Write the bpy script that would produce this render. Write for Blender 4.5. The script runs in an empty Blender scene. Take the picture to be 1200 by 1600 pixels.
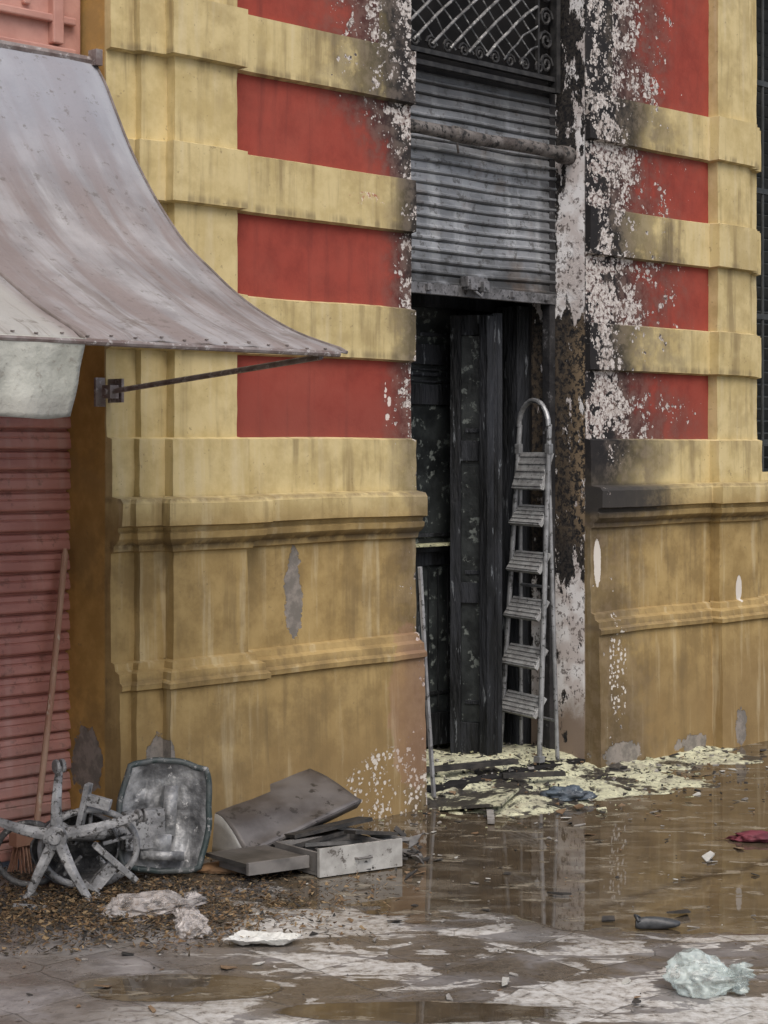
import bpy, bmesh, math, random
from mathutils import Vector, Matrix, noise as mnoise
random.seed(7)
scene=bpy.context.scene
# ------------------------------------------------------------------ node helpers
class S:
    def __init__(s,t,k): s.t=t; s.k=k
    def __add__(a,b): return mth(a.t,'ADD',a,b)
    __radd__=__add__
    def __mul__(a,b): return mth(a.t,'MULTIPLY',a,b)
    __rmul__=__mul__
    def __sub__(a,b): return mth(a.t,'SUBTRACT',a,b)
    def __rsub__(a,b): return mth(a.t,'SUBTRACT',b,a)
    def __truediv__(a,b): return mth(a.t,'DIVIDE',a,b)
def put(t,sock,v):
    if isinstance(v,S): t.links.new(v.k,sock)
    elif isinstance(v,(tuple,list)):
        n=len(sock.default_value)
        sock.default_value=(list(v)+[1.0])[:n] if n==4 else list(v)[:n]
    else: sock.default_value=v
def mth(t,op,*a):
    n=t.nodes.new('ShaderNodeMath'); n.operation=op
    for i,v in enumerate(a): put(t,n.inputs[i],v)
    return S(t,n.outputs[0])
def mx(a,b): return mth(a.t,'MAXIMUM',a,b)
def mn(a,b): return mth(a.t,'MINIMUM',a,b)
def ab(a): return mth(a.t,'ABSOLUTE',a)
def sm(x,a,b,lo=0.,hi=1.):
    t=x.t; n=t.nodes.new('ShaderNodeMapRange'); n.interpolation_type='SMOOTHSTEP'
    if (not isinstance(a,S)) and (not isinstance(b,S)) and a>b: a,b,lo,hi=b,a,hi,lo
    put(t,n.inputs[0],x);put(t,n.inputs[1],a);put(t,n.inputs[2],b);put(t,n.inputs[3],lo);put(t,n.inputs[4],hi)
    return S(t,n.outputs[0])
def mix(f,a,b,mode='MIX'):
    t=f.t if isinstance(f,S) else (a.t if isinstance(a,S) else b.t)
    n=t.nodes.new('ShaderNodeMix'); n.data_type='RGBA'; n.blend_type=mode; n.clamp_factor=True
    put(t,n.inputs[0],f);put(t,n.inputs[6],a);put(t,n.inputs[7],b)
    return S(t,n.outputs[2])
def scl(v,sx,sy,sz,rot=0.,loc=(0,0,0)):
    n=v.t.nodes.new('ShaderNodeMapping'); put(v.t,n.inputs[0],v)
    n.inputs[1].default_value=loc; n.inputs[2].default_value=(0,0,rot); n.inputs[3].default_value=(sx,sy,sz)
    return S(v.t,n.outputs[0])
def noi(v,s,d=4,r=.55,dist=0.):
    n=v.t.nodes.new('ShaderNodeTexNoise'); put(v.t,n.inputs['Vector'],v)
    n.inputs['Scale'].default_value=s;n.inputs['Detail'].default_value=min(d,5);n.inputs['Roughness'].default_value=r;n.inputs['Distortion'].default_value=dist
    return S(v.t,n.outputs[0])
def noic(v,s,d=2):
    n=v.t.nodes.new('ShaderNodeTexNoise'); put(v.t,n.inputs['Vector'],v)
    n.inputs['Scale'].default_value=s;n.inputs['Detail'].default_value=d
    return S(v.t,n.outputs[1])
def vor(v,s,feat='F1',out=0,rnd=1.):
    n=v.t.nodes.new('ShaderNodeTexVoronoi'); n.feature=feat; put(v.t,n.inputs['Vector'],v)
    n.inputs['Scale'].default_value=s; n.inputs['Randomness'].default_value=rnd
    return S(v.t,n.outputs[out])
def warp(v,s,amt):
    c=noic(v,s,3); t=v.t
    a=t.nodes.new('ShaderNodeVectorMath');a.operation='SUBTRACT';put(t,a.inputs[0],c);a.inputs[1].default_value=(.5,.5,.5)
    b=t.nodes.new('ShaderNodeVectorMath');b.operation='SCALE';t.links.new(a.outputs[0],b.inputs[0]);b.inputs['Scale'].default_value=amt
    d=t.nodes.new('ShaderNodeVectorMath');d.operation='ADD';put(t,d.inputs[0],v);t.links.new(b.outputs[0],d.inputs[1])
    return S(t,d.outputs[0])
def newmat(name):
    m=bpy.data.materials.new(name); m.use_nodes=True; t=m.node_tree
    b=t.nodes['Principled BSDF']
    tc=t.nodes.new('ShaderNodeTexCoord'); P=S(t,tc.outputs['Object'])
    sp=t.nodes.new('ShaderNodeSeparateXYZ'); t.links.new(tc.outputs['Object'],sp.inputs[0])
    return m,t,b,P,S(t,sp.outputs[0]),S(t,sp.outputs[1]),S(t,sp.outputs[2])
def bump(t,b,h,strength=.5,dist=.01):
    n=t.nodes.new('ShaderNodeBump'); n.inputs['Strength'].default_value=strength; n.inputs['Distance'].default_value=dist
    put(t,n.inputs['Height'],h); t.links.new(n.outputs[0],b.inputs['Normal'])
def simple(name,c1,c2,scale=8,rough=.7,metal=0.,bs=.3,bd=.005,c3=None,thr=.55,rough2=None,stretch=(1,1,1),spec=.5):
    m,t,b,P,x,y,z=newmat(name)
    Q=scl(P,*stretch)
    n1=noi(Q,scale,5,.6); c=mix(sm(n1,.35,.65),c1,c2)
    if c3 is not None:
        n2=noi(Q,scale*2.7,5,.7); c=mix(sm(n2,thr,thr+.06),c,c3)
    put(t,b.inputs['Base Color'],c); put(t,b.inputs['Roughness'],rough if rough2 is None else sm(n1,.3,.7,rough,rough2))
    b.inputs['Metallic'].default_value=metal; b.inputs['Specular IOR Level'].default_value=spec
    bump(t,b,noi(Q,scale*5,3),bs,bd)
    return m
# ------------------------------------------------------------------ mesh helper
class B:
    def __init__(s): s.v=[];s.f=[];s.m=[]
    def add(s,vs,fs,mat=0):
        o=len(s.v); s.v+= [tuple(v) for v in vs]; s.f+=[tuple(i+o for i in f) for f in fs]; s.m+=[mat]*len(fs)
    def box(s,c,size,R=None,mat=0):
        hx,hy,hz=[a/2 for a in size]; vs=[]
        for sx in(-1,1):
            for sy in(-1,1):
                for sz in(-1,1):
                    p=Vector((sx*hx,sy*hy,sz*hz))
                    if R is not None: p=R@p
                    vs.append(p+Vector(c))
        s.add(vs,[(0,1,3,2),(4,6,7,5),(0,4,5,1),(2,3,7,6),(0,2,6,4),(1,5,7,3)],mat)
    def bx(s,a,b,mat=0):
        s.box([(a[i]+b[i])/2 for i in range(3)],[abs(b[i]-a[i]) for i in range(3)],None,mat)
    def tube(s,pts,r,n=8,mat=0,closed=False,flat=1.):
        pts=[Vector(p) for p in pts]; N=len(pts); rs=r if isinstance(r,(list,tuple)) else [r]*N
        vs=[];up=None
        for i,p in enumerate(pts):
            if closed: d=pts[(i+1)%N]-pts[i-1]
            else: d=pts[min(i+1,N-1)]-pts[max(i-1,0)]
            d.normalize()
            if up is None: up=d.orthogonal().normalized()
            u=(up-d*up.dot(d)); u=u.normalized() if u.length>1e-5 else d.orthogonal().normalized(); up=u; w=d.cross(u)
            for k in range(n):
                a=2*math.pi*k/n; vs.append(p+u*math.cos(a)*rs[i]+w*math.sin(a)*rs[i]*flat)
        fs=[]
        for i in range(N if closed else N-1):
            j=(i+1)%N
            for k in range(n): fs.append((i*n+k,i*n+(k+1)%n,j*n+(k+1)%n,j*n+k))
        if not closed: fs.append(tuple(range(n-1,-1,-1))); fs.append(tuple((N-1)*n+k for k in range(n)))
        s.add(vs,fs,mat)
    def grid(s,fn,nu,nv,mat=0):
        vs=[fn(i/nu,j/nv) for i in range(nu+1) for j in range(nv+1)]
        s.add(vs,[(i*(nv+1)+j,(i+1)*(nv+1)+j,(i+1)*(nv+1)+j+1,i*(nv+1)+j+1) for i in range(nu) for j in range(nv)],mat)
    def build(s,name,mats,parent=None,frame=None,smooth=False,bevel=0.,solid=0.,sub=0,recalc=True):
        me=bpy.data.meshes.new(name); me.from_pydata(s.v,[],s.f); me.update()
        for i,p in enumerate(me.polygons): p.material_index=s.m[i]; p.use_smooth=smooth
        if recalc:
            bm=bmesh.new();bm.from_mesh(me);bmesh.ops.recalc_face_normals(bm,faces=bm.faces);bm.to_mesh(me);bm.free()
        for m in (mats if isinstance(mats,(list,tuple)) else [mats]): me.materials.append(m)
        ob=bpy.data.objects.new(name,me); scene.collection.objects.link(ob)
        if frame is not None: ob.matrix_world=frame
        if parent is not None: ob.parent=parent
        if solid: md=ob.modifiers.new('sol','SOLIDIFY'); md.thickness=solid
        if bevel: md=ob.modifiers.new('bev','BEVEL'); md.width=bevel; md.segments=2; md.limit_method='ANGLE'
        if sub: md=ob.modifiers.new('sub','SUBSURF'); md.levels=sub; md.render_levels=sub
        return ob
# facade frame: local x along the wall, local -y outward, z up
F=Matrix.Translation((.12,7.96,0))@Matrix.Rotation(math.radians(45),4,'Z')
def L(s,n,z): return Vector((s,-n,z))
bld=bpy.data.objects.new('building',None); scene.collection.objects.link(bld); bld.matrix_world=F

# ------------------------------------------------------------------ wall material
def ell(P,s,z,nz,s0,z0,rs,rz,amp=1.6):
    a=(s-s0)/rs; b=(z-z0)/rz
    e=a*a+b*b+(nz-.5)*amp*2
    return sm(e,1.05,.9)
def wallmat(name,red):
    m,t,b,P,s,y,z=newmat(name)
    nA=noi(P,2.2,4,.6); nB=noi(P,16,5,.68); nF=noi(P,70,3,.6); nM=noi(P,7,5,.65)
    drip=noi(scl(P,14,14,1.1),1.,5,.6)
    side=sm(s,.4,.6)
    if red:
        c=mix(sm(nM,.35,.7),(.315,.060,.042),(.235,.044,.032))
        c=mix(sm(nA,.4,.7)*.5,c,(.33,.088,.062))
        c=mix(sm(drip,.53,.75)*.5,c,(.14,.038,.032))
        c=mix(sm(z+(nM-.5)*.6,1.95,1.62)*.45,c,(.20,.06,.047))
    else:
        up=mix(sm(nM,.35,.68),(.60,.495,.26),(.485,.385,.18))
        lo=mix(sm(nM,.33,.66),(.415,.30,.13),(.30,.208,.084))
        c=mix(sm(z+(nA-.5)*.1,1.25,1.42),lo,up)
        c=mix(sm(z+(nA-.5)*.5,.15,.72),mix(.7,c,(.23,.155,.072)),c)
        c=mix(sm(drip,.50,.70)*sm(nA,.33,.58)*.6,c,(.17,.12,.058))
        c=mix(sm(drip,.46,.3)*.4,c,(.62,.54,.36))
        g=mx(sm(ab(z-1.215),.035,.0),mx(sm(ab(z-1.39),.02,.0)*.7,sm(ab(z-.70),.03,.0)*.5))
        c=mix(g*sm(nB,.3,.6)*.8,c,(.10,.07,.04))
        for zb in (1.985,2.555,3.12):
            c=mix(sm(ab(z-zb),.03,.0)*sm(drip,.45,.6)*.6,c,(.18,.14,.08))
        c=mix(sm(y,.028,.04)*sm(s,-1.5,-1.55),c,mix(sm(nM,.35,.65),(.50,.31,.10),(.38,.23,.07)))
        c=mix(sm(nF*nB,.36,.42)*.5,c,(.20,.15,.08))
        c=mix(sm(nA+(nM-.5)*.5,.48,.68)*sm(z,1.4,1.2)*.4,c,(.18,.13,.065))
        c=mix(sm(nA+(nM-.5)*.7,.50,.70)*sm(z,1.3,1.5)*.25,c,(.32,.25,.14))
    # fire damage
    d=mx(s*-1.,s-1.236)
    R=sm(z,2.7,3.2,.09,.30)*(1.-side)+side*(.30+.16*sm(nA,.3,.7))
    R=R*(sm(z,1.0,1.7,.6,1.)*side+(1.-side))
    q=d/R
    sn=noi(P,8,5,.65)
    sootm=sm(sn-q*.135,.10,.36)*sm(q,2.9,.2)
    sootm=sootm*(sm(z,.9,1.6,.5,1.)*side+(1.-side)*sm(z,.9,3.,.5,1.))
    c=mix(sootm,c,mix(sm(nB,.4,.6),(.028,.026,.026),(.11,.092,.08)))
    # dense black scorch next to the opening
    c=mix(sm(q+(sn-.5)*2.6,1.05,.35)*side*sm(z,1.2,1.6)*.95,c,(.018,.017,.018))
    c=mix(sm(q+(sn-.5)*2.0,.55,.05)*(1.-side)*sm(z,1.9,2.6)*.75,c,(.025,.022,.021))
    c=mix(sm(ab(z-1.33),.09,.05)*side*sm(d+(nB-.5)*.7,.80,.3)*.93,c,(.04,.038,.037))
    # blistered paint: round pale flakes, dense near the fire
    Pw=warp(P,34,.020)
    v1=vor(Pw,27); v2=vor(Pw,62)
    gate=noi(P,6,5,.72)
    dens=gate-q*.13+side*sm(z,1.6,1.75)*.060-side*sm(z,1.65,1.45)*.12-(1.-side)*(.05-sm(z,2.95,3.25)*.085)+(.045 if red else -.035)-sm(q,.22,.0)*.10*side
    pk=mx(sm(v1*.32+.36-dens,.03,.0),sm(v2*.34+.385-dens,.025,.0))
    white=mix(sm(nF,.4,.65),(.66,.63,.60),(.42,.37,.34))
    white=mix(sm(nB,.5,.65)*.6,white,(.30,.25,.22))
    c=mix(pk*.95,c,white)
    hole=sm(noi(P,40,5,.72),.51,.56)*pk
    c=mix(hole*.9,c,(.045,.036,.032) if not red else (.075,.036,.032))
    nP=noi(P,14,5,.7)
    face=sm(y,.03,.0)
    cem=ell(P,s,z,nP,-.73,.98,.05,.17)
    cem=mx(cem,ell(P,s,z,nP,-1.49,.40,.05,.09))
    cem=mx(cem,ell(P,s,z,nP,1.42,.07,.16,.06)); cem=mx(cem,ell(P,s,z,nP,2.36,.10,.05,.10)); cem=mx(cem,ell(P,s,z,nP,2.0,.05,.14,.05))
    cem=cem*face
    e2=((y-.15)/.10); e3=((z-.38)/.13); cem2=sm(e2*e2+e3*e3+(nP-.5)*3.2,1.05,.9)*sm(s,-1.6,-1.63)
    cem=mx(cem,cem2)
    c=mix(cem,c,mix(sm(nB,.4,.6),(.18,.165,.145),(.28,.25,.22)))
    if not red:
        chipreg=mx(ell(P,s,z,nP,-.2,.14,.30,.17,.6)*.9,ell(P,s,z,nP,1.38,.48,.07,.30,.6))*face
        vc=vor(Pw,42)
        chips=chipreg*mx(sm(vc,.42,.36)*sm(nB,.47,.52),sm(nP,.60,.62))
        chips=mx(chips,mx(ell(P,s,z,nP,2.43,.83,.028,.075,.5),ell(P,s,z,nP,1.29,1.02,.03,.12,.8))*face)
        c=mix(chips,c,(.64,.60,.54))
        c=mix(ell(P,s,z,nP,-.07,.45,.16,.36,.8)*face*.35,c,(.30,.16,.12))
        c=mix(ell(P,s,z,nP,-.30,2.66,.11,.03,.8)*face*sm(nB,.48,.52)*.8,c,mix(sm(nF,.45,.55),(.70,.62,.5),(.36,.12,.08)))
    else:
        chips=ell(P,s,z,nP,-.15,1.80,.02,.10,2.)*sm(v1,.5,.4)*face
        c=mix(chips,c,(.68,.6,.55))
    h=nB*.35+nF*.15-pk*.5+hole*.2-cem*.9-chips*.5
    if not red:
        jm=sm(s,1.19,1.2)*sm(s,1.26,1.25)*sm(y,.0,.012)
        wp=sm(z,2.1,2.4)*.20+sm(z,.98,.85)*.19+sm(z,2.9,3.1)*-.13+sm(y,.12,.02)*.04-sm(y,.10,.20)*.06*sm(z,1.5,2.)
        nj=noi(scl(P,1,1.3,.6),9,5,.72)
        wj=sm(nj+wp,.595,.63)
        cj=mix(sm(nF,.4,.6),(.014,.014,.016),(.045,.04,.036))
        cj=mix(sm(noi(P,30,5,.75),.47,.53)*sm(z,1.0,1.3)*sm(z,2.4,2.0)*sm(y,.0,.14,1.,.25),cj,(.27,.20,.125))
        wc=mix(sm(noi(P,8,4),.4,.6),(.82,.81,.81),(.60,.55,.53))
        wc=mix(sm(noi(P,36,4,.7),.55,.60)*.8,wc,(.10,.08,.07))
        wc=mix(sm(z+(nM-.5)*.3,.42,.22),wc,(.24,.185,.145))
        cj=mix(wj,cj,wc)
        c=mix(jm,c,cj); h=h+jm*wj*.4
    put(t,b.inputs['Base Color'],c); put(t,b.inputs['Roughness'],.85)
    b.inputs['Specular IOR Level'].default_value=.25
    bump(t,b,h,.6,.007)
    return m
Myel=wallmat('yellow_plaster',False); Mred=wallmat('red_plaster',True)
# ------------------------------------------------------------------ wall blocks
prof=[(0,.098),(.30,.092),(.66,.082),(.668,.098),(.688,.100),(.70,.085),(.728,.082),(.74,.058),(.765,.052),(.772,.032),
      (1.185,.030),(1.192,.046),(1.215,.05),(1.222,.064),(1.24,.082),(1.262,.086),(1.27,.074),(1.285,.078),(1.292,.104),(1.375,.104),(1.392,.09),(1.40,.035),
      (1.622,.032),(1.63,.0),(1.965,.0),(1.972,.030),(2.197,.030),(2.205,.0),(2.537,.0),(2.544,.030),(2.772,.030),(2.78,.0),(3.105,.0),(3.112,.030),(3.34,.030),(3.348,.0),(4.4,.0)]
def loftwall(name,outline,redsegs,strip=None,prof=prof):
    N=len(outline)
    def segn(i):
        (a,b),(c,d)=outline[i],outline[i+1]
        if abs(d-b)<1e-6: return (0,1)
        e=0. if (i==0 or i==N-2) else 1.
        return ((-e if d>b else e),0)
    cols=[]
    for i in range(N-1):
        (a,b),(c,d)=outline[i],outline[i+1]
        Ls=math.hypot(c-a,d-b); k=max(1,int(Ls/.04)); nn=segn(i)
        for j in range(k):
            u=j/k; os_,on=nn
            if j==0 and i>0:
                pn=segn(i-1); os_=pn[0]+nn[0]; on=pn[1] or nn[1]
            if j==0 and i==0: on=0
            cols.append((a+(c-a)*u,b+(d-b)*u,os_,on,i,j==0 and i>0))
    cols.append((outline[-1][0],outline[-1][1],0,0,N-2,False))
    zs=[]
    for k in range(len(prof)-1):
        (z0,e0),(z1,e1)=prof[k],prof[k+1]
        m=max(1,int((z1-z0)/.05))
        for j in range(m): zs.append((z0+(z1-z0)*j/m,e0+(e1-e0)*j/m,k))
    zs.append((prof[-1][0],prof[-1][1],len(prof)-2))
    bb=B(); vs=[]
    for (z,e,k) in zs:
        for (s_,n_,os_,on,i,corner) in cols:
            q=Vector((s_*2.2,n_*2.2,z*2.2)); w=mnoise.noise_vector(q)*.004
            f=mnoise.noise_vector(Vector((s_*16,n_*16,z*16)))*(.004 if corner else .0006)
            w=w+f
            zz=z+w.z*1.1*(0 if z<.01 else 1)
            vs.append((s_+os_*e+w.x,-(n_+on*e+w.y),zz))
    C=len(cols); fs=[];ms=[]
    for a in range(len(zs)-1):
        z,e,k=zs[a]
        redz=(prof[k][1]==0 and prof[k+1][1]==0)
        for i in range(C-1):
            seg=cols[i][4]; r=redz and seg in redsegs
            if strip and prof[k][0]>3.3 and seg==strip: r=False
            fs.append((a*C+i,a*C+i+1,(a+1)*C+i+1,(a+1)*C+i)); ms.append(1 if r else 0)
    bb.v=vs;bb.f=fs;bb.m=ms
    ob=bb.build(name,[Myel,Mred],bld,smooth=True)
    bm=bmesh.new(); bm.from_mesh(ob.data)
    for e in bm.edges:
        if len(e.link_faces)==2 and e.calc_face_angle(0)>math.radians(22): e.smooth=False
    bm.to_mesh(ob.data); bm.free()
    return ob
left=[(-1.64,-.45),(-1.64,-.025),(-1.5,-.025),(-1.5,.01),(-1.376,.01),(-1.376,.06),(-1.06,.06),(-1.06,0),(-.2,0),(0,0),(0,-.35)]
right=[(1.236,-.35),(1.236,0),(1.45,0),(2.28,0),(2.28,.06),(2.58,.06),(2.58,.01),(2.68,.01),(2.68,-.025),(2.78,-.025),(2.78,-.45)]
loftwall('wall_pier_left',left,(7,8),8)
loftwall('wall_pier_right',right,(1,2),1)
sh=lambda o,d:[(a+d,b) for a,b in o]
loftwall('wall_pier_far_left',sh(right,-5.5),(1,2),1)
loftwall('wall_pier_far_right',sh(left,5.75),(7,8),8)
lowprof=[p for p in prof if p[0]<1.41]+[(1.45,.03)]
loftwall('window_apron',[(2.782,-.45),(2.782,-.03),(4.108,-.03),(4.108,-.45)],(),None,lowprof)
u=B(); u.bx(L(-7,.02,4.4),L(9,-.45,7.6)); u.bx(L(-7.1,.22,7.45),L(9.1,-.3,7.75)); u.bx(L(-7.05,.1,4.42),L(9.05,.0,4.6))
u.bx(L(-7,-.02,0),L(-4.27,-.45,4.4)); u.bx(L(5.76,-.02,0),L(9,-.45,4.4))
u.bx(L(-7,-.46,6.9),L(9,-4,7.55)); u.build('upper_wall',[Myel],bld)
Mchar=simple('charred_surface',(.016,.016,.018),(.04,.039,.04),6,.8,0,.6,.01,(.10,.10,.105),.6,spec=.25)
Minside=simple('sooty_interior',(.010,.010,.011),(.024,.023,.023),3,.9,spec=.2)
u=B()
u.bx(L(-.35,-3.4,0),L(1.9,-3.5,4.4)); u.bx(L(-.36,-.36,0),L(-.46,-3.5,4.4)); u.bx(L(1.9,-.36,0),L(2.0,-3.5,4.4)); u.bx(L(-.4,-.46,4.3),L(2,-3.5,4.4))
u.bx(L(-.36,-.46,0),L(-.0,-.352,4.4)); u.bx(L(1.236,-.46,0),L(1.9,-.352,4.4))
u.bx(L(-.34,.0,.005),L(1.235,-3.4,.05))
u.build('shop_interior',[Minside],bld)

# ------------------------------------------------------------------ roller shutters
def shutter(name,s0,s1,z0,z1,n,pitch,amp,mat,pr,parent=bld):
    b_=B(); prof2=[]; k=int((z1-z0)/pitch)
    for i in range(k):
        zb=z0+i*pitch
        for (u_,a_) in pr: prof2.append((zb+u_*pitch,a_*amp,i))
    nu=40
    vs=[];n2=len(prof2)
    for i in range(nu+1):
        s_=s0+(s1-s0)*i/nu
        for (z_,a_,i2) in prof2:
            w=mnoise.noise(Vector((s_*2,z_*2.2,5)))*.010+mnoise.noise(Vector((s_*5,i2*3.7,1)))*.0035
            vs.append(L(s_,n+a_+w,z_+w*.5+.003*mnoise.noise(Vector((s_*1.5,i2*2.1,8)))))
    fs=[(i*n2+j,(i+1)*n2+j,(i+1)*n2+j+1,i*n2+j+1) for i in range(nu) for j in range(n2-1)]
    b_.add(vs,fs); return b_.build(name,[mat],parent,smooth=False)
m,t,b,P,x,y,z=newmat('burnt_steel')
n1=noi(scl(P,1.5,1.5,5),2.5,5,.6); n2=noi(scl(P,7,7,.9),1.4,5,.65); n3=noi(P,24,5,.7)
c=mix(sm(n1,.35,.65),(.30,.315,.335),(.16,.17,.182))
c=mix(sm(n2,.5,.7)*.65,c,(.46,.48,.50)); c=mix(sm(n3,.54,.64)*.7,c,(.06,.058,.056))
c=mix(sm(z,2.58,2.33)*sm(noi(P,5,5),.30,.52)*.92,c,(.03,.03,.03))
c=mix(sm(z,3.02,3.30)*.75,c,(.05,.05,.05))
c=mix(sm(ab(x-.6),.45,.65)*sm(noi(P,6,4),.4,.6)*.7,c,(.035,.035,.035))
c=mix(sm(noi(P,4,4),.56,.68)*.4,c,(.14,.10,.07))
put(t,b.inputs['Base Color'],c);put(t,b.inputs['Roughness'],sm(n3,.3,.7,.45,.7));b.inputs['Metallic'].default_value=.2
bump(t,b,n3,.25,.004); Msteel=m
shutter('roller_shutter',-.02,1.25,2.345,3.34,-.20,.052,.011,Msteel,((0,.1),(.05,.55),(.12,1.),(.26,1.),(.34,.45),(.42,.25),(.8,.2),(.88,0.),(.92,-.7),(.97,-.7)))
u=B(); u.bx(L(0.,-.185,2.30),L(1.236,-.215,2.352)); u.box(L(.60,-.165,2.37),(.14,.05,.05)); u.box(L(.56,-.15,2.345),(.05,.05,.03)); u.box(L(.64,-.15,2.35),(.04,.06,.05))
u.tube([L(.57,-.14,2.33),L(.60,-.12,2.30),L(.64,-.14,2.33)],.008)
for q in (.06,.3,.9,1.15): u.box(L(q,-.178,2.33),(.03,.02,.03))
u.build('shutter_bottom_rail',[simple('sooty_rail',(.08,.08,.082),(.20,.20,.21),18,.6,.2,.4,.004,(.03,.03,.03),.54)],bld,bevel=.003)
u=B(); u.bx(L(1.19,-.19,.05),L(1.234,-.24,3.4)); u.build('shutter_guide',[Mchar],bld,bevel=.003)
m,t,b,P,x,y,z=newmat('pink_shutter_paint')
n1=noi(scl(P,2,2,6),2.,5,.6); n2=noi(P,20,5,.7)
c=mix(sm(n1,.35,.65),(.50,.235,.195),(.40,.17,.14)); c=mix(sm(n2,.55,.68)*.6,c,(.16,.08,.06)); c=mix(sm(noi(scl(P,10,10,1),1.,5),.52,.7)*.45,c,(.54,.37,.32))
c=mix(sm(z,.7,.0)*.45*sm(n1,.3,.6),c,(.42,.35,.31))
put(t,b.inputs['Base Color'],c);b.inputs['Roughness'].default_value=.55;bump(t,b,n2,.25,.003);Mpink=m
shutter('pink_roller_shutter',-4.2,-1.6,.02,3.0,-.27,.078,.016,Mpink,((0,-.7),(.02,.2),(.08,.85),(.16,1.),(.5,.75),(.58,.35),(.64,.6),(.84,.3),(.9,-.1),(.93,-.9),(.98,-.9)))
u=B()
u.bx(L(-4.2,-.16,3.0),L(-1.66,-.3,4.3)); 
for zz,h in ((3.05,.06),(3.2,.03),(3.55,.03)): u.bx(L(-4.2,-.13,zz),L(-1.70,-.162,zz+h))
for q in (-1.76,-2.42,-3.1): u.bx(L(q-.05,-.125,3.12),L(q,-.164,4.3))
u.bx(L(-1.93,-.14,3.25),L(-1.90,-.163,4.3)); u.bx(L(-4.2,-.10,2.98),L(-1.665,-.16,3.045))
u.build('pink_transom_panel',[simple('pink_wood',(.50,.27,.22),(.42,.21,.17),7,.6)],bld,bevel=.006)
Mdark=simple('dark_green_wood',(.025,.03,.03),(.05,.055,.055),8,.6)
u=B(); u.bx(L(2.78,-.25,1.42),L(4.11,-.3,4.4))
for i in range(40): u.box(L(3.445,-.235,1.5+i*.07),(1.28,.012,.06),Matrix.Rotation(.5,3,'X'))
for i in range(9): u.tube([L(2.86+i*.14,-.04,1.44),L(2.86+i*.14,-.04,4.3)],.009)
for zz in (1.6,2.3,3.0,3.6): u.bx(L(2.784,-.03,zz),L(4.106,-.05,zz+.03))
u.build('barred_window',[Mdark],bld)

# ------------------------------------------------------------------ fanlight grille
Miron=simple('iron_bars',(.20,.20,.20),(.05,.05,.05),20,.5,.2,.3,.003,(.42,.42,.40),.56)
Mironb=simple('iron_frame_black',(.02,.02,.021),(.05,.049,.048),20,.6,.3,.3,.003)
u=B(); s0,s1,z0,z1=.02,1.2,3.42,4.36; n=-.15
k=.125
def clip(p,d):
    t0,t1=-9,9
    for (o,dd,lo,hi) in ((p[0],d[0],s0+.10,s1-.16),(p[1],d[1],z0+.03,z1)):
        a=(lo-o)/dd; b2=(hi-o)/dd
        if a>b2: a,b2=b2,a
        t0=max(t0,a);t1=min(t1,b2)
    return t0,t1
for sg in(1,-1):
    for i in range(-14,24):
        p=(.0+i*k,z0); d=(1.,sg*.8); a,b2=clip(p,d)
        if b2-a>.06:
            u.tube([L(p[0]+d[0]*(a+(b2-a)*q)+.018*mnoise.noise(Vector((i,q*4,sg+3))),n+.007*sg+.025*mnoise.noise(Vector((i,q*3,sg))),p[1]+d[1]*(a+(b2-a)*q)+.02*math.sin(q*3.1)) for q in (0,.2,.4,.6,.8,1)],.0075,6,flat=.6)
u.build('fanlight_lattice',[Miron],bld)
u=B()
for zz in (3.345,3.40): u.bx(L(0,n+.01,zz),L(1.2,n-.02,zz+.022))
u.bx(L(0.005,-.13,3.345),L(.03,-.17,4.36)); u.bx(L(1.17,-.13,3.345),L(1.20,-.17,4.36)); u.bx(L(1.04,-.14,3.42),L(1.052,-.16,4.36)); u.bx(L(.12,-.14,3.42),L(.132,-.16,4.36))
def scroll(cx,cz,r,fl=1,turn=1.6):
    return [L(cx+fl*(r*(1-q/14*.8))*math.cos(q/14*turn*2*math.pi),n,cz+(r*(1-q/14*.8))*math.sin(q/14*turn*2*math.pi)) for q in range(15)]
for i in range(8):
    u.tube(scroll(1.11,3.48+i*.115,.05,(-1)**i),.009,6); u.tube(scroll(.075,3.48+i*.115,.04,(-1)**i),.007,6)
for i in range(9): u.tube(scroll(.18+i*.11,3.455,.036,(-1)**i),.007,6)
u.build('fanlight_frame',[Mironb],bld)
u=B(); u.bx(L(0,-.24,3.34),L(1.236,-.28,4.4)); u.build('fanlight_back',[Minside],bld)
u=B(); u.tube([L(1.236*i/8,-.10,3.04+.004*math.sin(i*1.3)) for i in range(9)],[.034,.030,.031,.034,.030,.031,.033,.032,.036],12)
u.tube([L(.38,-.1,3.042),L(.42,-.1,3.042)],.037,12); u.tube([L(.41,-.1,3.0),L(.42,-.1,2.955)],.006,6)
u.tube([L(1.16,-.1,3.035),L(1.235,-.1,3.035)],.045,12)
u.build('iron_pipe',[simple('rusted_pipe',(.07,.058,.052),(.17,.155,.145),11,.75,.1,.6,.01,(.022,.021,.02),.52)],None,F,smooth=True)

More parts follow.
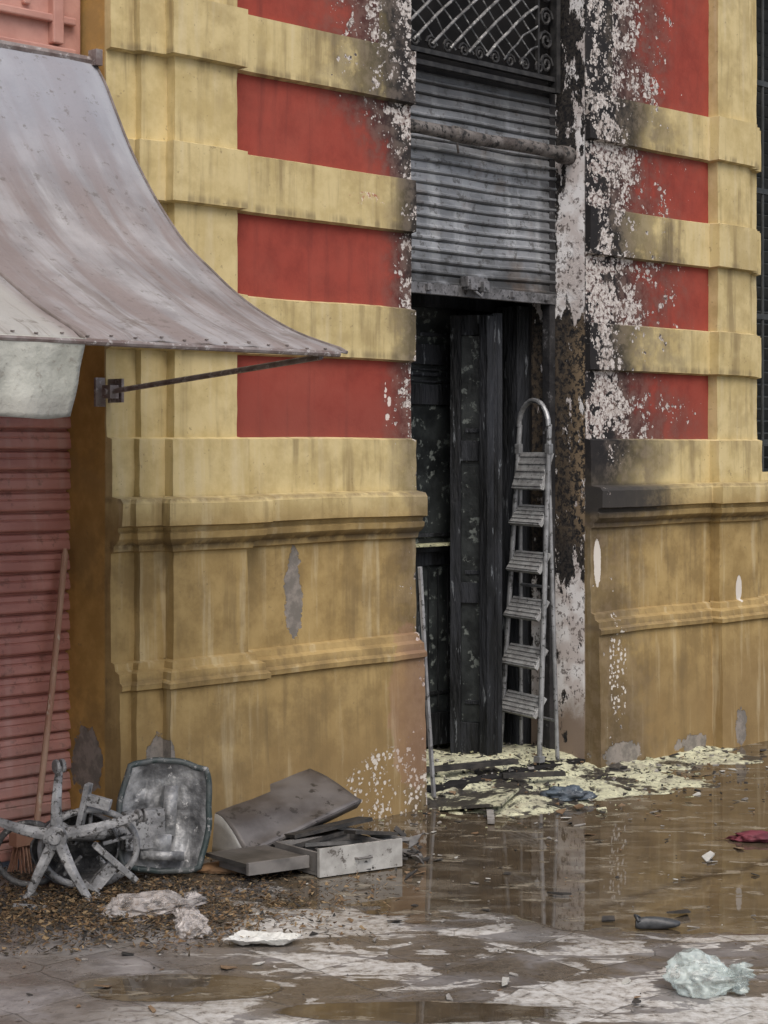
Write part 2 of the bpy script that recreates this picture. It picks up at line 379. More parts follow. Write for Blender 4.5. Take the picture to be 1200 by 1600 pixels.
# ------------------------------------------------------------------ burnt door leaves
Mdoor=simple('charred_wood',(.007,.008,.009),(.028,.031,.037),3,.6,0,1.,.016,(.15,.165,.18),.61,.85,(3,3,.6),spec=.3)
Mglass=simple('sooty_glass',(.012,.014,.015),(.038,.044,.045),7,.35,0,.4,.006,(.15,.17,.16),.57)
Mpow=simple('extinguisher_powder',(.54,.54,.33),(.34,.34,.22),30,.95,0,.8,.01,(.05,.05,.04),.55)
u=B()
def leaf(u,s0,n0,s1,n1,z0,z1,th=.04,rails=(.5,)):
    a=Vector((s0,-n0,0));b=Vector((s1,-n1,0));d=b-a;w=d.length;ang=math.atan2(d.y,d.x);R=Matrix.Rotation(ang,3,'Z')
    def bb(x0,x1,za,zb,t,mat=0,off=0):
        c=R@Vector(((x0+x1)/2,off,(za+zb)/2))+a; u.box(c,(x1-x0,t,zb-za),R,mat)
    st=.09*min(1,w/.4)
    bb(0,st,z0,z1,th);bb(w-st,w,z0,z1,th);bb(st,w-st,z0,z0+.16,th-.003);bb(st,w-st,z1-.1,z1,th-.003)
    for r in rails: bb(st,w-st,z0+r-.05,z0+r+.05,th-.003); 
    bb(st,w-st,z0+.16,z1-.1,.012,1)
    for r in [0.16]+list(rails): bb(st+.02,w-st-.02,z0+r+.09,z0+r+.11,.03)
    return bb
bb=leaf(u,.20,-.62,1.05,-.62,.1,2.45,.045,(.95,1.75,1.95))
bb(.0,.8,1.07,1.10,.12)
for i in range(8): bb(.1,.75,1.88+i*.03,1.89+i*.03,.03)
for i in range(9): bb(.13+i*.07,.135+i*.07,.28,.98,.03)
u.box(L(.62,-.56,1.105),(.7,.10,.012),None,2)
leaf(u,.80,-.50,.92,-.30,.07,2.24,.05,(.8,1.5))
leaf(u,.93,-.31,1.10,-.50,.07,2.25,.05,(.8,1.5))
u.bx(L(.20,-.55,2.28),L(1.3,-.67,2.5)); u.bx(L(1.14,-.36,.06),L(1.235,-.5,2.3))
u.bx(L(.83,-.285,.08),L(.88,-.34,2.23))
u.build('burnt_door_leaves',[Mdoor,Mglass,Mpow],bld,bevel=.004)

# ------------------------------------------------------------------ step ladder
Malu=simple('sooty_aluminium',(.36,.37,.38),(.21,.215,.22),12,.42,.4,.3,.003,(.08,.08,.08),.56)
u=B(); ws,wn=-.25,.95
def LP(a,off,z):
    hw=.175-.05*(z/1.85); return L(1.075+ws*a*hw+off*.95, -.215+wn*a*hw+off*.25, z)
fo=lambda z:-.075+.085*(z/1.5)
for a in(-1,1): u.tube([LP(a,fo(z_),z_) for z_ in (.07,.5,1.,1.5,1.70)],.0135,8)
pts=[]
for i in range(13):
    an=math.pi*(1-i/12); pts.append(LP(math.cos(an),fo(1.6),1.69+.13*math.sin(an)))
u.tube(pts,.0135,8)
for a in(-1,1): u.tube([LP(a*.92,.02+.03*(1-z_/1.5),z_) for z_ in (.06,.7,1.52)],.011,8)
for z_ in (.25,.9): u.tube([LP(-.92,.02+.03*(1-z_/1.5),z_),LP(.92,.02+.03*(1-z_/1.5),z_)],.009,6)
def stepf(z_,dep,tilt):
    c=LP(0,fo(z_),z_); hw=.175-.05*(z_/1.85)
    R=Matrix.Rotation(math.atan2(-wn,ws),3,'Z')@Matrix.Rotation(tilt,3,'X')
    u.box(c,(2*hw*.98-.01,dep,.022),R,1)
    for q in (-.4,-.2,0,.2,.4): u.box(c+R@Vector((0,q*dep,.013)),(2*hw*.9,dep*.07,.006),R,1); u.box(c+R@Vector((0,q*dep,-.013)),(2*hw*.9,dep*.07,.006),R,1)
for z_ in (.32,.555,.79,1.02,1.25): stepf(z_,.115,.95)
stepf(1.47,.19,1.25)
for a in(-1,1): u.box(LP(a,fo(1.6),1.58),(.03,.03,.05),None,0); u.box(LP(a,fo(.05),.075),(.04,.04,.03),None,0)
u.build('step_ladder',[Malu,simple('ladder_tread',(.38,.39,.39),(.24,.24,.24),20,.6,.2,.3,.003,(.08,.08,.075),.58)],None,F,bevel=.002)

u=B(); u.tube([L(.10,.045,.03),L(.045,.05,.55),L(.0,.055,1.06)],.017,6,flat=.7)
u.build('leaning_metal_bar',[simple('bar_metal',(.34,.35,.36),(.20,.20,.21),9,.6,.1,.3,.003,(.09,.09,.09),.56)],None,F)
u=B(); u.tube([L(-1.87,-.15,.16),L(-1.78,-.18,.66),L(-1.695,-.215,1.18)],.0125,10); u.tube([L(-1.695,-.215,1.18),L(-1.693,-.216,1.20)],[.012,.007],10)
u.box(L(-1.875,-.148,.13),(.2,.05,.05)); 
for i in range(60): 
    q=random.uniform(-.09,.09); u.tube([L(-1.875+q,-.148+random.uniform(-.02,.02),.12),L(-1.875+q*1.15,-.148+random.uniform(-.05,.05),.006)],.0025,4)
u.build('broom',[simple('worn_wood',(.34,.18,.12),(.42,.27,.19),12,.7,0,.3,.003,(.5,.40,.31),.6,None,(1,1,.3))],None,F)

# ------------------------------------------------------------------ awning
m,t,b,P,x,y,z=newmat('awning_canvas')
n1=noi(scl(P,9,1.2,1.2),1.,5,.6); n2=noi(P,4,5,.6); n3=noi(P,22,5,.7)
c=mix(sm(n2,.35,.65),(.32,.31,.315),(.225,.215,.22))
c=mix(sm(n1,.42,.62)*.7,c,(.20,.16,.15)); c=mix(sm(n1,.42,.3)*.6,c,(.38,.385,.39))
c=mix(sm(z,2.35,2.9)*.6,c,(.30,.32,.37)); c=mix(sm(n3,.58,.68)*.5,c,(.10,.085,.07))
c=mix(sm(x,-2.72,-2.80)*.55,c,(.42,.43,.40))
n4=noi(scl(P,14,1.,1.),1.3,5,.7)
c=mix(sm(n4,.52,.66)*sm(y,-.2,-1.2)*.55,c,(.13,.10,.085))
c=mix(sm(noi(P,9,5,.7),.56,.64)*sm(y,-.8,-1.3)*.55,c,(.12,.10,.085))
put(t,b.inputs['Base Color'],c);b.inputs['Roughness'].default_value=.85;b.inputs['Specular IOR Level'].default_value=.2
bump(t,b,n3+noi(P,120,2)*.4+noi(scl(P,2,8,8),1.5,3)*2.5,.4,.007);Mcanvas=m
ctrl=[(-.03,3.05),(.06,2.93),(.154,2.78),(.30,2.57),(.509,2.335),(.70,2.19),(.91,2.07),(1.12,1.975),(1.35,1.905)]
def cr(u_):
    f=u_*(len(ctrl)-1); i=min(int(f),len(ctrl)-2); q=f-i
    p0=ctrl[max(i-1,0)];p1=ctrl[i];p2=ctrl[i+1];p3=ctrl[min(i+2,len(ctrl)-1)]
    return tuple(.5*((2*p1[k])+(-p0[k]+p2[k])*q+(2*p0[k]-5*p1[k]+4*p2[k]-p3[k])*q*q+(-p0[k]+3*p1[k]-3*p2[k]+p3[k])*q**3) for k in (0,1))
u=B()
def aw(a,b_):
    s_=-1.69-2.6*a; n_,z_=cr(b_)
    lin=3.05+(1.905-3.05)*b_; k=min(1,a*2.6/1.2)
    straight_n=-.03+1.38*b_; n2=n_+(straight_n-n_)*.35*k; z2=z_+(lin-z_)*.35*k
    w=.018*mnoise.noise(Vector((s_*2.5,b_*3,2)))+.013*mnoise.noise(Vector((s_*8,b_*2.4,7)))
    edge=math.sin(b_*math.pi)
    z2+=w*(.35+edge)+ .018*math.sin(min(1,a*4)*math.pi)*edge
    if b_>.98: z2-=.006*abs(math.sin(s_*18))
    return L(s_-.02*edge*(1-min(1,a*5))+.006*mnoise.noise(Vector((b_*9,a*9,1))),n2,z2)
u.grid(aw,140,60)
aw_e=bpy.data.objects.new('awning',None);scene.collection.objects.link(aw_e);aw_e.matrix_world=F
u.build('canvas',[Mcanvas],aw_e,smooth=True,solid=.004)
u=B()
def va(a,b_):
    s_=-2.715-1.57*a; fold=.014*math.sin(s_*26+2*mnoise.noise(Vector((s_*3,0,0))))*b_+.02*mnoise.noise(Vector((s_*4,b_*2,3)))*b_
    drop=.225+.006*math.sin(s_*17)+.012*mnoise.noise(Vector((s_*6,2,1)))
    return L(s_-.03*b_,1.352+fold-.02*b_,1.902-drop*b_)
u.grid(va,90,14)
m,t,b,P,x,y,z=newmat('valance_canvas')
n2=noi(P,7,5,.6); n3=noi(P,26,5,.7)
c=mix(sm(n2,.35,.65),(.50,.51,.46),(.34,.35,.31)); c=mix(sm(n3,.56,.66)*.5,c,(.20,.18,.15)); c=mix(sm(z,1.76,1.70)*.5,c,(.25,.24,.22))
put(t,b.inputs['Base Color'],c);b.inputs['Roughness'].default_value=.8;bump(t,b,n3+noi(P,12,3)*2.,.5,.008)
u.build('valance',[m],aw_e,smooth=True,solid=.004)
u=B()
u.tube([L(-4.25,1.345,1.893),L(-1.72,1.345,1.893)],.010,8); 
u.tube([L(-4.25,-.03,3.05),L(-1.68,-.03,3.05)],.018,8)
u.tube([L(-1.66,.02,1.80),L(-1.66,.6,1.845),L(-1.71,1.25,1.888)],.0125,8,flat=.7)
u.tube([L(-4.2,-.2,1.80),L(-4.2,1.3,1.888)],.012,8)
u.box(L(-1.625,.01,1.805),(.012,.10,.09)); u.box(L(-1.64,-.035,1.80),(.09,.012,.11))
u.box(L(-1.66,.03,1.80),(.04,.05,.05)); u.tube([L(-1.69,.03,1.80),L(-1.62,.03,1.80)],.012,8)
u.box(L(-1.70,-.01,3.06),(.03,.05,.06))
u.build('frame',[simple('awning_frame_metal',(.16,.12,.11),(.28,.25,.24),15,.6,.2,.3,.003,(.40,.38,.37),.56)],aw_e)
u=B()
for i in range(30):
    s_=-1.76-i*.085+random.uniform(-.01,.01); u.box(aw((-(s_)-1.69)/2.6,.985)+Vector((0,0,.004)),(.010,.006,.004))
u.tube([aw(.398,i/40)+Vector((0,0,.002)) for i in range(41)],.005,6)
u.tube([aw(0,i/40) for i in range(41)],.006,6)
u.build('stitching_and_seams',[simple('seam_dark',(.12,.10,.09),(.2,.17,.16),15,.8)],aw_e)

# ------------------------------------------------------------------ ground
m,t,b,P,x,y,z=newmat('wet_pavement')
R45=scl(P,1,1,1,math.radians(-45))
nA=noi(P,.9,4,.55); nB=noi(P,5,5,.65); nC=noi(P,28,5,.7); nD=noi(P,2.2,4,.6)
st=scl(P,1,2.2,1); nS=noi(st,1.8,5,.65,.6)
Rw=warp(R45,5.,.05)
slab=vor(Rw,3.4,'F1',1,.25); edge=vor(Rw,3.4,'DISTANCE_TO_EDGE',0,.25)
sep=t.nodes.new('ShaderNodeSeparateColor'); put(t,sep.inputs[0],slab); rnd=S(t,sep.outputs[0])
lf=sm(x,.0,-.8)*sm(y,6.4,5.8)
dry=mix(sm(nB,.35,.65),(.21,.20,.198),(.12,.112,.11))
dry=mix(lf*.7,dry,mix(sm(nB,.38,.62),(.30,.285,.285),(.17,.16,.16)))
dry=mix(sm(rnd,.5,.56)*.5,dry,(.27,.265,.26))
dirt=sm(nS,.42,.58)*(1.-lf*.5)
c=mix(dirt*.8,dry,mix(sm(nC,.4,.6),(.09,.072,.05),(.155,.125,.09)))
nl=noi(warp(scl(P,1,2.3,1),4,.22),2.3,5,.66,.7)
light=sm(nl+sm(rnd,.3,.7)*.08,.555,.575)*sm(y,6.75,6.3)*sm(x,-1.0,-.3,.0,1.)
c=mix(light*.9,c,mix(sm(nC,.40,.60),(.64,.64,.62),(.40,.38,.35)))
c=mix(sm(edge,.014,.004)*sm(nB,.4,.55)*.6,c,(.05,.045,.04))
c=mix(sm(nC,.57,.65)*.7,c,(.035,.03,.025))
reg=sm(y+(nA-.5)*1.3,5.6,6.3)*sm(x+(nD-.5)*.6,-.75,-.2)
px=(x+.62)/.34; py=(y-5.28)/.16; pud=sm(px*px+py*py,1.2,.3)
px2=(x-.1)/.5; py2=(y-5.05)/.12; pud=mx(pud,sm(px2*px2+py2*py2,1.2,.3)*.8)
reg=mx(reg,pud*.9)
wl=reg*.36+nS*.50+nA*.38+(nB-.5)*.10
water=sm(wl,.60,.635)
damp=sm(wl,.34,.60)
c=mix(damp*.6,c,mix(.6,c,(.055,.040,.026)))
wc=mix(sm(nB,.35,.65),(.05,.037,.023),(.095,.072,.046))
wc=mix(sm(noi(st,3.2,5,.7),.50,.62)*.65,wc,(.17,.145,.11))
c=mix(water*.92,c,wc)
scum=sm(noi(warp(st,4,.15),5,5,.72),.575,.63)*water*.65
c=mix(scum,c,(.31,.28,.22))
put(t,b.inputs['Base Color'],c)
rough=(1.-water)*sm(damp+(nC-.5)*.5,.1,.9,.45,.14)+water*.025+scum*.35
put(t,b.inputs['Roughness'],rough)
b.inputs['IOR'].default_value=1.48
bump(t,b,(nC*.5+nB*.8-sm(edge,.02,.0)*.3)*(1.-water)+water*(noi(P,9,2)*.03+scum*.15),.5,.012)
b_=B(); b_.add([(-60,-40,0),(60,-40,0),(60,80,0),(-60,80,0)],[(0,1,2,3)]); b_.build('pavement',[m])

# ------------------------------------------------------------------ rubble with powder in the doorway
m,t,b,P,x,y,z=newmat('powder_rubble')
n1=noi(P,6,5,.7); n2=noi(P,26,5,.7); n3=noi(P,2.6,5,.68)
c=mix(sm(n2,.35,.6),(.58,.58,.40),(.44,.44,.31)); c=mix(sm(n1,.52,.62)*.6,c,(.24,.22,.17))
c=mix(sm(n3+(n2-.5)*.22,.53,.575),c,(.05,.045,.038))
c=mix(sm(noi(P,44,4,.7),.56,.61)*.8,c,(.03,.03,.028))
put(t,b.inputs['Base Color'],c);put(t,b.inputs['Roughness'],sm(n3,.50,.57,.9,.35));bump(t,b,n2+n1,.6,.010);Mrub=m
u=B()
def rub(a,b_):
    s_=-.15+2.6*a; n_=-1.0+1.75*b_
    h=mnoise.fractal(Vector((s_*4,n_*4,1)),1.,2.,5)*.024+mnoise.fractal(Vector((s_*17,n_*17,4)),1,2,3)*.010
    inside=max(0,min(1,(-n_+.15)/.4)); 
    cx=(s_-.72)/(1.45 if s_>.72 else .78); cn=max(0,(n_)/.62) ; r=math.hypot(cx*(1 if n_>0 else .3),cn) 
    r+=mnoise.noise(Vector((s_*2.2,n_*2.2,9)))*.35+mnoise.noise(Vector((s_*9,n_*9,9)))*.2
    fall=max(-1,min(1,(1-r)*3))
    z_=.068*inside+ .014*fall + h*(.3+.6*max(fall,0)) 
    if fall<0: z_-=.05
    return L(s_,n_,z_)
u.grid(rub,190,140); u.build('rubble_pile',[Mrub],None,F,smooth=True)
u=B()
def shard(u,c,r,th,tilt,mat=0,k=6):
    R=Matrix.Rotation(random.uniform(0,6.3),3,'Z')@Matrix.Rotation(tilt*random.uniform(-1,1),3,'X')@Matrix.Rotation(tilt*random.uniform(-1,1),3,'Y')
    k=random.randint(4,k); an=sorted(random.uniform(0,6.28) for _ in range(k)); el=random.uniform(.35,1)
    ring=[Vector((math.cos(a)*r*random.uniform(.7,1.1),math.sin(a)*r*el*random.uniform(.7,1.1),0)) for a in an]
    vs=[R@(p+Vector((0,0,th/2)))+Vector(c) for p in ring]+[R@(p-Vector((0,0,th/2)))+Vector(c) for p in ring]
    u.add(vs,[tuple(range(k)),tuple(range(2*k-1,k-1,-1))]+[(i,i+k,(i+1)%k+k,(i+1)%k) for i in range(k)],mat)
for i in range(1000):
    s_=random.gauss(.95,.6); n_=random.gauss(.0,.32)
    if not(.03<s_<1.2) and n_<.12: continue
    if n_<-1: continue
    zz=.010+max(0,min(1,(-n_+.15)/.4))*.072
    shard(u,L(s_,n_,zz+random.uniform(0,.012)),random.choice((.005,.006,.008,.010,.012,.015,.02,.03)),random.choice((.003,.005,.008)),.3,random.choice((0,1,1,2,2,2,2,3,4)))
u.box(L(.22,.22,.032),(.42,.28,.012),Matrix.Rotation(.5,3,'Z')@Matrix.Rotation(-.12,3,'X'),4)
u.box(L(.12,.36,.015),(.5,.03,.02),Matrix.Rotation(.75,3,'Z'),1)
u.box(L(.50,-.1,.10),(.5,.05,.02),Matrix.Rotation(-.3,3,'Z'),2); u.box(L(.7,.12,.06),(.3,.03,.02),Matrix.Rotation(-.6,3,'Z'),2)
Mblk=simple('burnt_bits',(.015,.015,.015),(.05,.045,.04),20,.7); Mgrey=simple('ash_grey',(.30,.29,.27),(.16,.15,.14),20,.8)
Mbrn=simple('brown_bits',(.14,.085,.045),(.22,.15,.09),15,.8)
u.build('door_debris',[Mpow,Mgrey,Mblk,Mbrn,Mrub],None,F)
u=B()
for i in range(1500):
    X=random.uniform(-1.4,2.6); Y=random.uniform(5.0,9.2)
    q=(Vector((X,Y,0))-Vector((.12,7.96,0))); n_=q.x*.707-q.y*.707
    if n_<.12: continue
    if random.random()>math.exp(-max(0,n_-.2)*.8): continue
    shard(u,(X,Y,.005),random.choice((.003,.004,.006,.008,.012,.012,.02,.03)),.003,.25,random.choice((0,0,1,2,2,3,3)))
for (X,Y,r) in ((.62,6.35,.05),(.75,6.0,.03),(1.0,6.1,.05),(.35,5.3,.03),(.72,5.12,.025),(1.25,6.9,.05),(.1,6.6,.04),(.9,5.95,.02)): shard(u,(X,Y,.012),r,.006,.35,random.choice((1,2,2)))
u.build('scattered_debris',[Mgrey,simple('pale_paper',(.5,.5,.47),(.38,.38,.35),10,.7),Mblk,Mbrn])

# ------------------------------------------------------------------ leaf litter
Mleaf=simple('dead_leaves',(.17,.105,.05),(.085,.052,.028),30,.85,0,.4,.003,(.30,.21,.10),.57)
u=B()
for i in range(9500):
    if i%7==0: X=random.gauss(-.6,.35); Y=random.gauss(6.25,.33)
    else: X=random.gauss(-1.0,.32); Y=random.gauss(6.15,.27)
    if Y<5.62+.25*mnoise.noise(Vector((X*4,0,0)))+max(0,X+.9)*.25 or X>.05 or Y>6.9: continue
    hh=.035*max(0,1-((X+1.0)/.5)**2-((Y-6.15)/.5)**2)
    shard(u,(X,Y,.005+random.random()*hh+.004),random.uniform(.003,.016),.0015,.7,random.choice((0,0,1,1,2,3,4)),5)
u.build('leaf_litter',[Mleaf,simple('leaf_dark',(.03,.024,.016),(.06,.045,.025),20,.8),simple('leaf_tan',(.28,.20,.11),(.20,.14,.07),20,.8),Mleaf,Mblk])

# ------------------------------------------------------------------ burnt office chair
Mash=simple('scorched_grey_metal',(.40,.405,.41),(.20,.203,.207),14,.55,.15,.7,.006,(.055,.053,.05),.54,.7)
ch=bpy.data.objects.new('office_chair',None); scene.collection.objects.link(ch)
H=Vector((-1.15,6.30,.225)); u=B()
def arc(pts,n=6):
    P_=[Vector(p) for p in pts]; P_=[P_[0]]+P_+[P_[-1]]; out=[]
    for i in range(1,len(P_)-2):
        for j in range(n):
            q=j/n; out.append(.5*((2*P_[i])+(-P_[i-1]+P_[i+1])*q+(2*P_[i-1]-5*P_[i]+4*P_[i+1]-P_[i+2])*q*q+(-P_[i-1]+3*P_[i]-3*P_[i+1]+P_[i+2])*q**3))
    out.append(P_[-1]); return out
for d in ((.0,.04,.22),(-.22,.02,.05),(-.09,-.05,-.20),(.13,-.10,-.20),(.27,.06,.055)):
    d=Vector(d); e=H+d; md=H+d*.5+Vector((0,-.03,0)); pp=arc([H,md,e],5)
    u.tube(pp,[.029-.013*i/(len(pp)-1) for i in range(len(pp))],6,flat=.8)
    ax=Vector((.8,.6,0)).normalized(); dn=d.normalized()*.018
    for sg in(-1,1): u.tube([e+dn+ax*(.005*sg),e+dn+ax*(.018*sg)],.025,14,mat=1)
    u.tube([e-d.normalized()*.02+Vector((0,-.014,0)),e+dn+Vector((0,-.004,0))],.011,8)
u.tube([H+Vector((.0,-.045,0)),H+Vector((0,.05,0))],.042,16); u.tube([H+Vector((.0,-.055,0)),H+Vector((0,-.03,0))],.022,12)
u.tube([H+Vector((.0,.04,0)),H+Vector((.14,.15,-.02))],.027,12); u.tube([H+Vector((.14,.15,-.02)),H+Vector((.27,.25,-.03))],.016,12)
u.box(H+Vector((.27,.25,-.03)),(.16,.04,.14),Matrix.Rotation(.6,3,'Z'))
c0=Vector((-1.05,6.38,.165))
u.tube([c0+Vector((math.cos(a)*.165,.04*math.cos(a),math.sin(a)*.135)) for a in [2*math.pi*i/32 for i in range(32)]],.013,8,closed=True)
for k_ in range(5):
    an=.3+k_*1.257; u.tube([c0+Vector((math.cos(an)*.05,.01,math.sin(an)*.04)),c0+Vector((math.cos(an)*.16,.03,math.sin(an)*.13))],.008,6)
# detached T armrest lying against the base: flat pad, post and foot plate
Ra=Matrix.Rotation(.35,3,'Z')@Matrix.Rotation(.75,3,'Y')
A0=H+Vector((.20,.03,-.10))
u.box(A0,(.20,.05,.022),Ra); u.box(A0+Ra@Vector((0,0,-.06)),(.045,.03,.11),Ra); u.box(A0+Ra@Vector((.02,0,-.12)),(.12,.035,.018),Ra)
Rb=Matrix.Rotation(-.2,3,'Z')@Matrix.Rotation(-1.35,3,'Y'); A1=H+Vector((.085,.06,.09))
u.box(A1,(.17,.045,.02),Rb); u.box(A1+Rb@Vector((.03,0,-.05)),(.04,.028,.09),Rb)
u.build('star_base',[Mash,simple('melted_caster',(.16,.16,.16),(.30,.30,.30),20,.7,0,.6,.004,(.05,.05,.05),.55)],ch,bevel=.003)
u=B()
def drum(a,b_):
    an=a*2*math.pi; r=(.15-.02*b_)*(1+.12*mnoise.noise(Vector((math.cos(an)*1.5,math.sin(an)*1.5,b_*2))))
    return Vector((-1.10+math.cos(an)*r*1.05,6.42+.14*b_+.03*math.cos(an),.15+math.sin(an)*r*.86))
u.grid(drum,30,6)
def pan(a,b_):
    an=a*2*math.pi; r=b_*.135*(1+.12*mnoise.noise(Vector((math.cos(an)*1.5,math.sin(an)*1.5,2))))
    return Vector((-1.10+math.cos(an)*r*1.05,6.55+.03*mnoise.noise(Vector((a*6,b_*4,0))),.15+math.sin(an)*r*.86))
u.grid(pan,30,8)
u.tube([Vector((-1.27+math.cos(a)*.12,6.42,.135+math.sin(a)*.11)) for a in [2*math.pi*i/24 for i in range(24)]],.012,8,closed=True)
u.build('burnt_seat_pan',[simple('dark_ash_shell',(.05,.05,.052),(.14,.14,.14),12,.6,.1,.8,.012,(.30,.30,.29),.58)],ch,smooth=True,solid=.006)
Mshell=simple('sooty_shell',(.50,.51,.515),(.12,.123,.127),7,.38,.25,.7,.012,(.60,.60,.59),.58,.6)
u=B(); Rz=Matrix.Rotation(math.radians(14),3,'Z')@Matrix.Rotation(math.radians(-7),3,'X')@Matrix.Rotation(math.radians(5),3,'Y'); C=Vector((-.825,6.66,.225))
def se(a,b_,off=0.,k=1.):
    x_=(a-.5)*2; z_=(b_-.5)*2
    xx=x_*math.sqrt(1-z_*z_*.28); zz=z_*math.sqrt(1-x_*x_*.22)
    inn=(1-abs(xx)**3)*(1-abs(zz)**3)
    dep=.075*(xx*xx)**1.3+.05*abs(zz)**3
    rib=(.008*math.tanh(3*math.sin(a*20))+.026*(mnoise.noise(Vector((a*4,b_*4,2))))+.014*(abs(mnoise.noise(Vector((a*9,b_*7,6))))))*inn
    p=Vector((xx*.165*k+.008*mnoise.noise(Vector((1,b_*4,8))),-dep-rib+off,zz*.20*k+.012*mnoise.noise(Vector((a*4,1,3))))); return Rz@p+C
u.grid(lambda a,b_:se(a,b_),48,54,0)
rim=[]
for i in range(20): rim.append(se(i/20,0))
for i in range(20): rim.append(se(1,i/20))
for i in range(20): rim.append(se(1-i/20,1))
for i in range(20): rim.append(se(0,1-i/20))
u.tube(rim,.012,8,mat=1,closed=True)
u.box(C+Rz@Vector((-.02,-.06,-.10)),(.10,.06,.07),Rz,0); u.box(C+Rz@Vector((.02,-.05,.02)),(.05,.03,.18),Rz,0); u.box(C+Rz@Vector((.0,-.085,-.14)),(.16,.03,.03),Rz,0)
u.build('seat_shell',[Mshell,simple('rim_dark',(.03,.05,.05),(.10,.11,.11),14,.5,0,.4,.004,(.3,.3,.3),.57)],ch,smooth=True,solid=.008)

# ------------------------------------------------------------------ bent sheet metal hood
u=B()
P1=Vector((-.70,7.02,.165));P2=Vector((-.321,7.42,.265));P3=Vector((-.09,7.18,.175));P4=Vector((-.515,6.80,.045))
def hood(a,b_):
    A=P1.lerp(P2,a); D=P4.lerp(P3,a); p=A.lerp(D,b_); p.z+=.040*math.sin(min(1,b_*1.15)*math.pi)*(1-.75*a)+.004*mnoise.noise(Vector((a*4,b_*4,0)))
    return p
u.grid(hood,24,14)
def lip(a,b_):
    A=hood(0,b_); return A.lerp(Vector((A.x-.01,A.y-.02,0.0+.02*b_)),a)
u.grid(lip,4,14,1)
u.grid(lambda a,b_:hood(a,1).lerp(hood(a,1)+Vector((-.02,.035,-.035)),b_),20,2,0)
u.grid(lambda a,b_:hood(a,0).lerp(hood(a,0)+Vector((.0,.03,-.15)),b_),20,2,0)
u.build('sheet_metal_hood',[simple('brown_sheet',(.085,.076,.072),(.16,.15,.145),4,.3,.2,.15,.003,(.05,.045,.042),.58,.45),simple('lit_grey_lip',(.36,.36,.35),(.24,.24,.23),9,.5,.1)],None,smooth=True,solid=.003)  # lip is the lit end face, its brightness painted in as paler grey
# ------------------------------------------------------------------ drawer
u=B(); O=Vector((-.236,6.617,.005)); d1=Vector((.285,.17,0)).normalized(); d2=Vector((-d1.y,d1.x,0))
d2=(d2+Vector((-.25,0,0))).normalized()
def qb(a0,a1,b0,b1,z0_,z1_,mat):
    vs=[]
    for a in(a0,a1):
        for bq in(b0,b1):
            for z_ in(z0_,z1_): vs.append(O+d1*a+d2*bq+Vector((0,0,z_)))
    u.add(vs,[(0,1,3,2),(4,6,7,5),(0,4,5,1),(2,3,7,6),(0,2,6,4),(1,5,7,3)],mat)
qb(-.012,.345,-.014,0,0,.105,0); qb(0,.333,.002,.27,0,.012,1); qb(0,.012,.002,.27,.013,.085,1); qb(.32,.333,.002,.27,.013,.085,1); qb(.013,.319,.258,.27,.013,.085,1)
qb(-.27,-.02,.05,.30,.055,.07,2); qb(-.27,-.02,.035,.049,.03,.075,1); qb(-.24,.0,.08,.26,.02,.05,1)
pp=[O+d1*a+d2*-.03+Vector((0,0,.055)) for a in(.14,.2)]
u.tube([O+d1*.14+d2*-.012+Vector((0,0,.055)),pp[0],pp[1],O+d1*.2+d2*-.012+Vector((0,0,.055))],.005,6,mat=1)
u.build('drawer',[simple('scuffed_white',(.46,.46,.44),(.30,.295,.28),9,.55,0,.4,.004,(.12,.11,.10),.56),simple('drawer_grey',(.20,.19,.18),(.11,.105,.10),9,.6),simple('drawer_dark',(.05,.05,.048),(.10,.095,.09),9,.4)],None,bevel=.003)
u=B()
for (x_,y_,z_,l,w,rz,ry,mt) in ((-.22,6.98,.11,.34,.12,.5,-.1,0),(-.12,6.96,.06,.42,.10,.35,.02,1),(-.30,6.93,.07,.30,.14,.62,-.12,0),(-.06,7.02,.08,.25,.07,.1,.2,1),(-.33,7.08,.03,.4,.1,.8,0,0),(.02,6.98,.02,.22,.08,-.3,0,1),(-.42,6.78,.02,.3,.06,.2,.05,0),(-.05,6.93,.10,.2,.08,.6,.15,0)):
    u.box((x_,y_,z_),(l,w,.014),Matrix.Rotation(rz,3,'Z')@Matrix.Rotation(ry,3,'Y')@Matrix.Rotation(-.15,3,'X'),mt)
for i in range(160): shard(u,(random.uniform(-.55,.15),random.uniform(6.72,7.15),random.uniform(.01,.06)),random.uniform(.01,.05),.006,.5,random.choice((0,0,1)))
u.build('charred_boards',[Mblk,simple('burnt_board_grey',(.20,.195,.19),(.07,.07,.068),8,.55,0,.4,.004)],None,bevel=.002)
def blob(name,c,size,mat,seed,sub=4,amp=.35,freq=2.,rot=0.):
    bm=bmesh.new(); bmesh.ops.create_icosphere(bm,subdivisions=sub,radius=1)
    for v in bm.verts:
        p=v.co.copy(); k=1+amp*mnoise.noise(p*freq+Vector((seed,0,0)))+amp*.45*(1-2*abs(mnoise.noise(p*freq*2.3+Vector((0,seed,0)))))+amp*.12*(1-2*abs(mnoise.noise(p*freq*5+Vector((0,seed,9)))))
        v.co=Vector((p.x*k*size[0],p.y*k*size[1],p.z*k*size[2]))
        if v.co.z<-size[2]*.45: v.co.z=-size[2]*.45
    me=bpy.data.meshes.new(name);bm.to_mesh(me);bm.free();me.materials.append(mat)
    for p in me.polygons:p.use_smooth=True
    o=bpy.data.objects.new(name,me);scene.collection.objects.link(o);o.location=(c[0],c[1],c[2]+size[2]*.45+.003);o.rotation_euler=(0,0,rot);return o
